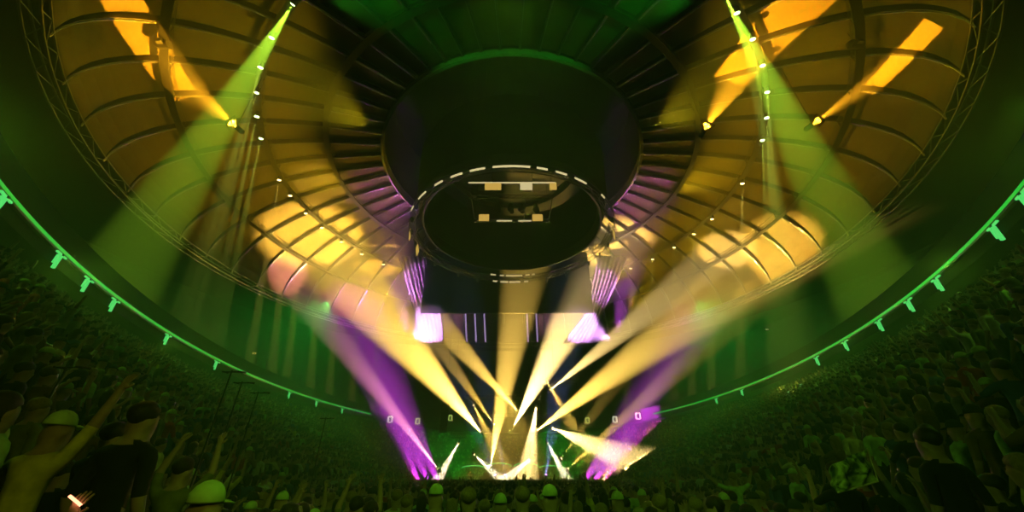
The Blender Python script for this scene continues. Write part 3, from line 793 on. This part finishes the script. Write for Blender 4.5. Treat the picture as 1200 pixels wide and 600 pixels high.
# spots where people stand: (x,y,z,region,row)
spots=[]
def keep(x,y): return not (math.hypot(x,y)<2.6 or (abs(x)<1.0 and y<3.2))
y=3.4
while y<71.5:
    Yc=y; c=(Yc-CY)/50
    xm=a_in(Yc)*math.sqrt(max(0,1-c*c))-.45
    x=-xm+rnd.uniform(0,.3)
    while x<xm:
        xx=x+rnd.uniform(-.12,.12); yy=y+rnd.uniform(-.2,.2)
        if keep(xx,yy): spots.append((xx,yy,0.0,'floor',0))
        x+=.62 if y<40 else .72
    y+=.85 if y<40 else 1.05
stand=[]
for side,nm in ((-1,'left stand'),(1,'right stand')):
    for j in range(NROW):
        if j==WALK: continue
        ph=math.radians(162)
        while ph>math.radians(50):
            x,y=bowl(side*ph,(j+.45)/NROW); x2,y2=bowl(side*(ph-.01),(j+.45)/NROW)
            spc=math.hypot(x2-x,y2-y)/.01
            step=.56/max(spc,1)
            if rnd.random()<.93 and y>.4: stand.append((x+rnd.uniform(-.06,.06),y+rnd.uniform(-.06,.06),row_z(j),nm,j))
            ph-=step*rnd.uniform(.9,1.25)
far=[]
for j in range(0,NROW,1):
    if j==WALK: continue
    ph=-math.radians(50)
    while ph<math.radians(50):
        x,y=bowl(ph,(j+.45)/NROW); far.append((x,y,row_z(j),'far',j)); ph+=.62/50*rnd.uniform(.95,1.5)
# named people in the foreground, placed from their heads
def head_at(px,py,Y,dz=0): 
    p=at(px,py,Y); return p
LEAD=[ # px,py of head top, distance Y, height, shirt,pose,hair,hairmat,label
 (78,483,3.3,1.76,'yellow','with right arm raised','cap','cap','person in a yellow shirt and green cap with right arm raised at the left','yellow_cap'),
 (14,458,3.0,1.8,'pale green','with arms down','long','hair','broad person in a green top cut off by the left edge of the frame',''),
 (177,470,3.4,1.9,'black','with arms down','short','hair','tall dark silhouetted person in black right of the yellow-shirted fan',''),
 (248,566,2.7,1.82,'black','with arms down','cap','cap','person seen from behind whose round green cap tops the bottom edge, left of centre',''),
 (141,494,3.9,1.74,'black','clapping','short','hair','person in black clapping beside the tall dark silhouette on the left',''),
 (857,553,10.5,1.72,'pale green','with arms spread wide','short','hair_fair','person in a bright green shirt with arms spread on the right floor',''),
 (1014,492,8.2,1.78,'pale green','with arms down','short','hair_fair','person in green standing above the patterned banner on the right',''),
 (990,497,9.2,1.7,'cream','with arms down','short','hair_fair','fair-haired person in cream beside the banner on the right',''),
 (1155,438,8.0,1.78,'cream','with arms down','long','hair_fair','long-haired person in a cream hooded top high on the right',''),
 (975,540,5.4,1.75,'black','holding hands up front','short','hair','dark person at the right behind the patterned banner holding hands up',''),
 (1080,500,4.2,1.85,'black','with arms down','short','hair','tall dark person near the bottom right, right of the banner',''),
 (220,535,4.6,1.74,'olive','with both arms raised','short','hair','person in olive with both arms raised between the yellow shirt and the stage',''),
 (512,568,5.6,1.8,'pale green','with arms down','cap','cap','person in a rounded pale cap at the bottom edge left of centre',''),
 (550,570,5.2,1.76,'grey','with arms down','short','hair_fair','fair-haired person in grey at the bottom edge just left of centre',''),
 (612,569,5.4,1.78,'yellow','with arms down','short','hair_fair','fair-haired person in yellow at the bottom edge of the frame in the centre',''),
 (644,569,5.0,1.78,'pale green','with arms down','cap','cap','person in a pale cap at the bottom edge just right of centre',''),
]
taken=[]
for (px,py,Y,hh,sh,po,ha,hm,lb,_) in LEAD:
    p=at(px,py,Y)
    z0=p.z-hh
    # stands on the floor or on the stand's step under them
    x=p.x; yb=p.y
    person((x,yb,max(0,z0)),face_to(x,yb),hh if z0>=0 else p.z,sh,po,ha,hm,lb); taken.append((x,yb))
    if z0>.06:
        # raised standing platform under a foreground person
        rs=empty('riser_step',(x,yb,0),'black standing block under the '+' '.join(lb.split()[:9]),'platform')
        mb=MB(); mb.box((0,0,z0/2+.02),(.62,.62,z0-.04)); mb.build('block',M['dark'],rs)
        mb=MB(); mb.box((0,0,z0-.0),(.66,.66,.04)); mb.build('tread',M['concrete'],rs)
def free(x,y,z): 
    return all(math.hypot(x-a,y-b)>.55 for a,b in taken)
def lowfree(x,y): return True
# the nearest few hundred of the crowd, one object each
def proj(q,dz=1.6):
    d=Vector((q[0],q[1],q[2]+dz-ZC)); f=d.y*cP+d.z*sP
    return (600+FPX*d.x/f,300-FPX*(d.z*cP-d.y*sP)/f) if f>.3 else (-999,-999)
def clear(q):
    if math.hypot(q[0],q[1])<4.7: return False
    px,py=proj(q)
    if q[1]<5.6 and 945<px<1055: return False
    if q[1]<4.2 and px<250: return False
    return True
cand=[q for q in spots+stand if free(*q[:3]) and clear(q)]
def vis(q):
    x,y,z,_,_=q
    d=Vector((x,y,z+1.6-ZC)); f=d.y*cP+d.z*sP
    if f<.5: return False
    px=600+FPX*d.x/f; py=300-FPX*(d.z*cP-d.y*sP)/f
    return -10<px<1210 and py<600
near=[]; rest=[]
cnt={'floor':0,'left stand':0,'right stand':0}; lim={'floor':90,'left stand':95,'right stand':95}
cand.sort(key=lambda q:math.hypot(q[0],q[1]))
for q in cand:
    if vis(q) and cnt[q[3]]<lim[q[3]]: cnt[q[3]]+=1; near.append(q)
    else: rest.append(q)
ROW=['front','second','third','fourth','fifth','sixth','walkway','eighth','ninth','tenth','eleventh','twelfth','thirteenth','fourteenth','top']
seen=set()
for q in near:
    x,y,z,reg,j=q
    for _ in range(60):
        sh=rnd.choices(list(SHIRTS),[5,1.2,1,1.2,2,1,2,2,1,2])[0]; po=rnd.choices(list(POSES),[7,.25,.35,1.2,1.2,.12,.3])[0]; ha=rnd.choice(['short','short','long','cap']); hm=rnd.choice(['hair','hair','hair_fair']) if ha!='cap' else rnd.choice(['cap','cap_dark'])
        hd={'short':'dark-haired' if hm=='hair' else 'fair-haired','long':'long-dark-haired' if hm=='hair' else 'long-fair-haired','cap':'pale-capped' if hm=='cap' else 'dark-capped'}[ha]
        dn='near' if y<6 else ('middle' if y<12 else 'farther')
        where=f'{ROW[j]} row of the {reg}' if reg!='floor' else f'{dn} {"left" if x<-1.5 else ("right" if x>1.5 else "centre")} floor crowd'
        lb=f'{hd} person in {sh} {po}, {where}'
        if lb not in seen: break
    seen.add(lb)
    person((x,y,z),face_to(x,y)+rnd.uniform(-.3,.3),rnd.uniform(1.62,1.86) if reg!='floor' else rnd.uniform(1.58,1.80),sh,po,ha,hm,lb,'concertgoers in the nearest rows of the '+reg)
# the rest of each crowd as one mass
def low_body(l,r):
    me=body_mesh('low',l,r,False,0,face=False); hb=hair_mb('short',7,4)
    V=[tuple(v.co) for v in me.vertices]; F=[tuple(p.vertices) for p in me.polygons]; mi=[p.material_index for p in me.polygons]
    n=len(V); V+=hb.v; F+=[tuple(i+n for i in f) for f in hb.f]; mi+=[3]*len(hb.f)
    # drop what stays hidden below the knees of people in rows ahead
    return V,F,mi
LOW=[low_body(*p) for p in (('down','down'),('clap','clap'),('up','up'),('down','high'),('phone','low'))]
def mass(name,label,lst,cat='crowd'):
    V=[];F=[];MI=[]
    for (x,y,z,_,j) in lst:
        b=rnd.choices(LOW,[7,2,.3,.4,1.5])[0]; k=rnd.uniform(.88,1.04) if z>0 else rnd.uniform(.88,1.0); a=face_to(x,y)+rnd.uniform(-.3,.3); ca,sa=math.cos(a)*k,math.sin(a)*k
        n=len(V)
        V += [(x+vx*ca-vy*sa, y+vx*sa+vy*ca, z+vz*k) for vx,vy,vz in b[0]]
        F += [tuple(i+n for i in f) for f in b[1]]; MI += b[2]
    me=bpy.data.meshes.new(name); me.from_pydata(V,[],F)
    for q in (M['skin'],M['crowd'],M['jeans'],M['hair']): me.materials.append(q)
    me.polygons.foreach_set('material_index',MI); me.polygons.foreach_set('use_smooth',[True]*len(F)); me.update()
    o=bpy.data.objects.new(name,me); C.objects.link(o); tag(o,label,cat,None,'stuff'); return o
mass('floor_crowd','dense standing crowd filling the floor up to the stage',[q for q in rest if q[3]=='floor'])
mass('left_stand_crowd','dense crowd standing in the dim rows of the left stand',[q for q in rest if q[3]=='left stand'])
mass('right_stand_crowd','dense crowd standing in the dim rows of the right stand',[q for q in rest if q[3]=='right stand'])
mass('far_stand_crowd','dim distant crowd in the stand behind the stage',far)

# ------------------------------------------------------------------ band on the stage
for (x,y,z,sh,l,r,ha,hm,lb) in ((-7.4,78.2,ZST,'olive','low','low','short','hair_fair','person in olive playing the stacked keyboards at stage left'),
    (-3.2,76.4,ZST,'black','play','low','long','hair_fair','fair-haired person in black playing a red guitar at centre stage'),
    (4.6,76.4,ZST,'blue','play','low','short','hair','dark-haired person in blue playing a bass at stage right'),
    (.6,80.0,ZST+.5,'red','clap','high','short','hair','person in red drumming behind the drum kit')):
    bm=body_mesh('body_band',l,r)
    person((x,y,z),PI,1.78,sh,'',ha,hm,lb,body=bm)
def guitar(x,y,z,col,L,label):
    g=empty('guitar',(x,y,z),label,'guitar'); mm=mat('guitar_lacquer',col,.25)
    mb=MB()
    out=[(0,-.21),(.13,-.2),(.18,-.09),(.13,.02),(.15,.11),(.1,.19),(.03,.14),(-.03,.14),(-.1,.19),(-.15,.11),(-.13,.02),(-.18,-.09),(-.13,-.2)]
    R=Matrix.Rotation(math.radians(-68),3,'Y')
    n=len(out); vv=[R@Vector((a,-.03,b)) for a,b in out]+[R@Vector((a,.03,b)) for a,b in out]
    mb.add(vv,[tuple(range(n)),tuple(range(2*n-1,n-1,-1))]+[(k,n+k,n+(k+1)%n,(k+1)%n) for k in range(n)]); mb.build('guitar_body',mm,g)
    mb=MB(); mb.bar(R@Vector((0,-.035,.1)),R@Vector((0,-.035,L)),.055,.03); mb.build('neck',M['hair'],g)
    mb=MB(); mb.box(R@Vector((0,-.035,L+.08)),(.085,.03,.18),R); mb.build('headstock',M['hair'],g)
guitar(-3.2,76.12,ZST+1.08,(.4,.05,.03),.62,'red electric guitar held by the fair-haired person in black')
guitar(4.6,76.12,ZST+1.05,(.45,.3,.1),.85,'long-necked tan bass held by the person in blue')
for x,lb in ((-6.6,'left of the guitarist'),(-3.2,'in front of the guitarist'),(4.6,'in front of the bass player')):
    m_=empty('microphone_stand',(x,75.3,ZST),'black microphone stand '+lb,'stand')
    mb=MB(); mb.tube([(0,0,0),(0,0,.04)],.16,12); mb.build('base',M['steel'],m_)
    mb=MB(); mb.tube([(0,0,.03),(0,0,1.5)],.014,6); mb.build('pole',M['steel'],m_)
    mb=MB(); mb.tube([(0,0,1.48),(0,.12,1.56),(0,.2,1.58)],[.016,.02,.035],8); mb.build('microphone',M['alu'],m_)
# tall taping stands among the crowd on the left
for (px,py,Y,lb) in ((272,434,7.5,'tallest'),(284,447,8.6,'second'),(303,459,9.4,'third'),(382,489,12,'farthest'),(80,428,5.4,'nearest')):
    p=at(px,py,Y); m_=empty('recording_stand',(p.x,p.y,0),f'{lb} of the tall thin recording stands rising from the left crowd','stand')
    h=p.z; z0=0
    mb=MB(); mb.tube([(0,0,.5),(0,0,1.6),(0,0,1.62),(0,0,h)],[.022,.022,.014,.014],8); mb.build('pole',M['steel'],m_)
    for k in range(3):
        a=k*2*PI/3+.3; mb=MB(); mb.tube([(0,0,.75),(.42*math.cos(a),.42*math.sin(a),.02)],.013,6); mb.build('leg',M['steel'],m_)
    mb=MB(); mb.tube([(-.16,0,h-.03),(.16,0,h-.03)],.013,6); mb.build('cross_bar',M['steel'],m_)
    for sx in (-1,1):
        mb=MB(); mb.tube([(sx*.15,-.03,h-.03),(sx*.17,.1,h-.01),(sx*.175,.14,h-.008)],[.016,.018,.024],8); mb.build('microphone',M['steel'],m_)
# patterned banner held up on the right
bt=mat('tie_dye_cloth',(.3,.5,.2),.85); nt=bt.node_tree
tc=nt.nodes.new('ShaderNodeTexCoord'); vo=nt.nodes.new('ShaderNodeTexNoise'); vo.inputs['Scale'].default_value=5; vo.inputs['Distortion'].default_value=2.5
cr=nt.nodes.new('ShaderNodeValToRGB')
cr.color_ramp.elements[0].position=.4; cr.color_ramp.elements[0].color=(.03,.06,.05,1); cr.color_ramp.elements[1].position=.62; cr.color_ramp.elements[1].color=(.55,.62,.25,1)
nt.links.new(tc.outputs['Object'],vo.inputs['Vector']); nt.links.new(vo.outputs['Fac'],cr.inputs['Fac']); nt.links.new(cr.outputs['Color'],nt.nodes['Principled BSDF'].inputs['Base Color'])
YB=4.3
TL,TR,BR,BL=at(974,547,YB),at(1016,525,YB),at(1029,564,YB),at(980,577,YB)
cen=(TL+TR+BR+BL)/4
bn=empty('banner',cen,'crumpled green patterned cloth banner held up in the right crowd','banner')
mb=MB(); n=16; P=[]
for b in (0,.012):
    for i in range(n+1):
        for k in range(n+1):
            u,v=k/n,i/n; p=TL.lerp(TR,u).lerp(BL.lerp(BR,u),v)-cen
            p.y+=.035*math.sin(u*13+v*3)+.02*math.sin(v*11+u*5)+b; P.append(p)
N=(n+1)**2; fs=[]
for i in range(n):
    for k in range(n):
        a=i*(n+1)+k; fs.append((a,a+n+1,a+n+2,a+1)); fs.append((N+a,N+a+1,N+a+n+2,N+a+n+1))
for k in range(n):
    for a,b in ((k,k+1),(n*(n+1)+k+1,n*(n+1)+k),((k+1)*(n+1),k*(n+1)),(k*(n+1)+n,(k+1)*(n+1)+n)): fs.append((a,b,N+b,N+a))
mb.add(P,fs); mb.build('cloth',bt,bn,smooth=True)
mb=MB(); mb.tube([BL-cen+Vector((0,-.02,0)),BR-cen+Vector((0,.0,0)),TR-cen+Vector((0,0,0))],.008,6); mb.build('pale_hem',SM['cream'],bn)
# raised hand with a glowing orange stick at the lower left
wpt=at(94,588,2.7); k=wpt.z/2.06; rz=.15
lx,ly=.31*k,.085*k
person((wpt.x-(lx*math.cos(rz)-ly*math.sin(rz)),wpt.y-(lx*math.sin(rz)+ly*math.cos(rz)),0),rz,1.79*k,'black','with right arm raised','short','hair','short person whose raised hand holds a glowing orange stick at the lower left')
gs=empty('glow_stick',wpt,'small glowing orange stick held up at the lower left corner','glow stick')
mb=MB(); mb.tube([(-.05,-.03,.03),(.05,-.03,-.02)],.008,8); mb.build('glowing_tube',mat('orange_glow',(.5,.2,.1),.3,emit=(1,.35,.18),estr=3),gs)
mb=MB(); mb.tube([(.05,-.03,-.02),(.068,-.03,-.029)],.010,8); mb.build('cap',M['dark'],gs)
# lit doorway frames of the stand behind the stage
for (px,py,lb) in ((458,492,'leftmost'),(490,494,'second'),(528,490,'third'),(688,493,'fourth'),(720,492,'fifth'),(747,488,'rightmost')):
    x_,y_,u_=ray(px,py); k_=.1
    while (x_*k_/29.1)**2+((y_*k_-CY)/50.6)**2<1 and k_<.5: k_+=.0002
    p=Vector((x_*k_,y_*k_-.5,u_*k_+ZC)); e=empty('doorway_lamp',p,f'{lb} of the small lit frames in the dim stand behind the stage','lamp','lit frames behind the stage')
    mb=MB(); mb.bar((-.36,0,.5),(.36,0,.5),.2); mb.bar((-.36,0,-.5),(-.36,0,.5),.2); mb.bar((.36,0,-.5),(.36,0,.5),.2); mb.bar((-.36,0,-.5),(.2,0,-.5),.14); mb.build('lit_frame',M['door_white' if lb in('leftmost','fifth') else 'door_yellow'],e)
    mb=MB(); mb.box((0,.35,0),(1.2,.3,1.5)); mb.build('backing',M['dark'],e)
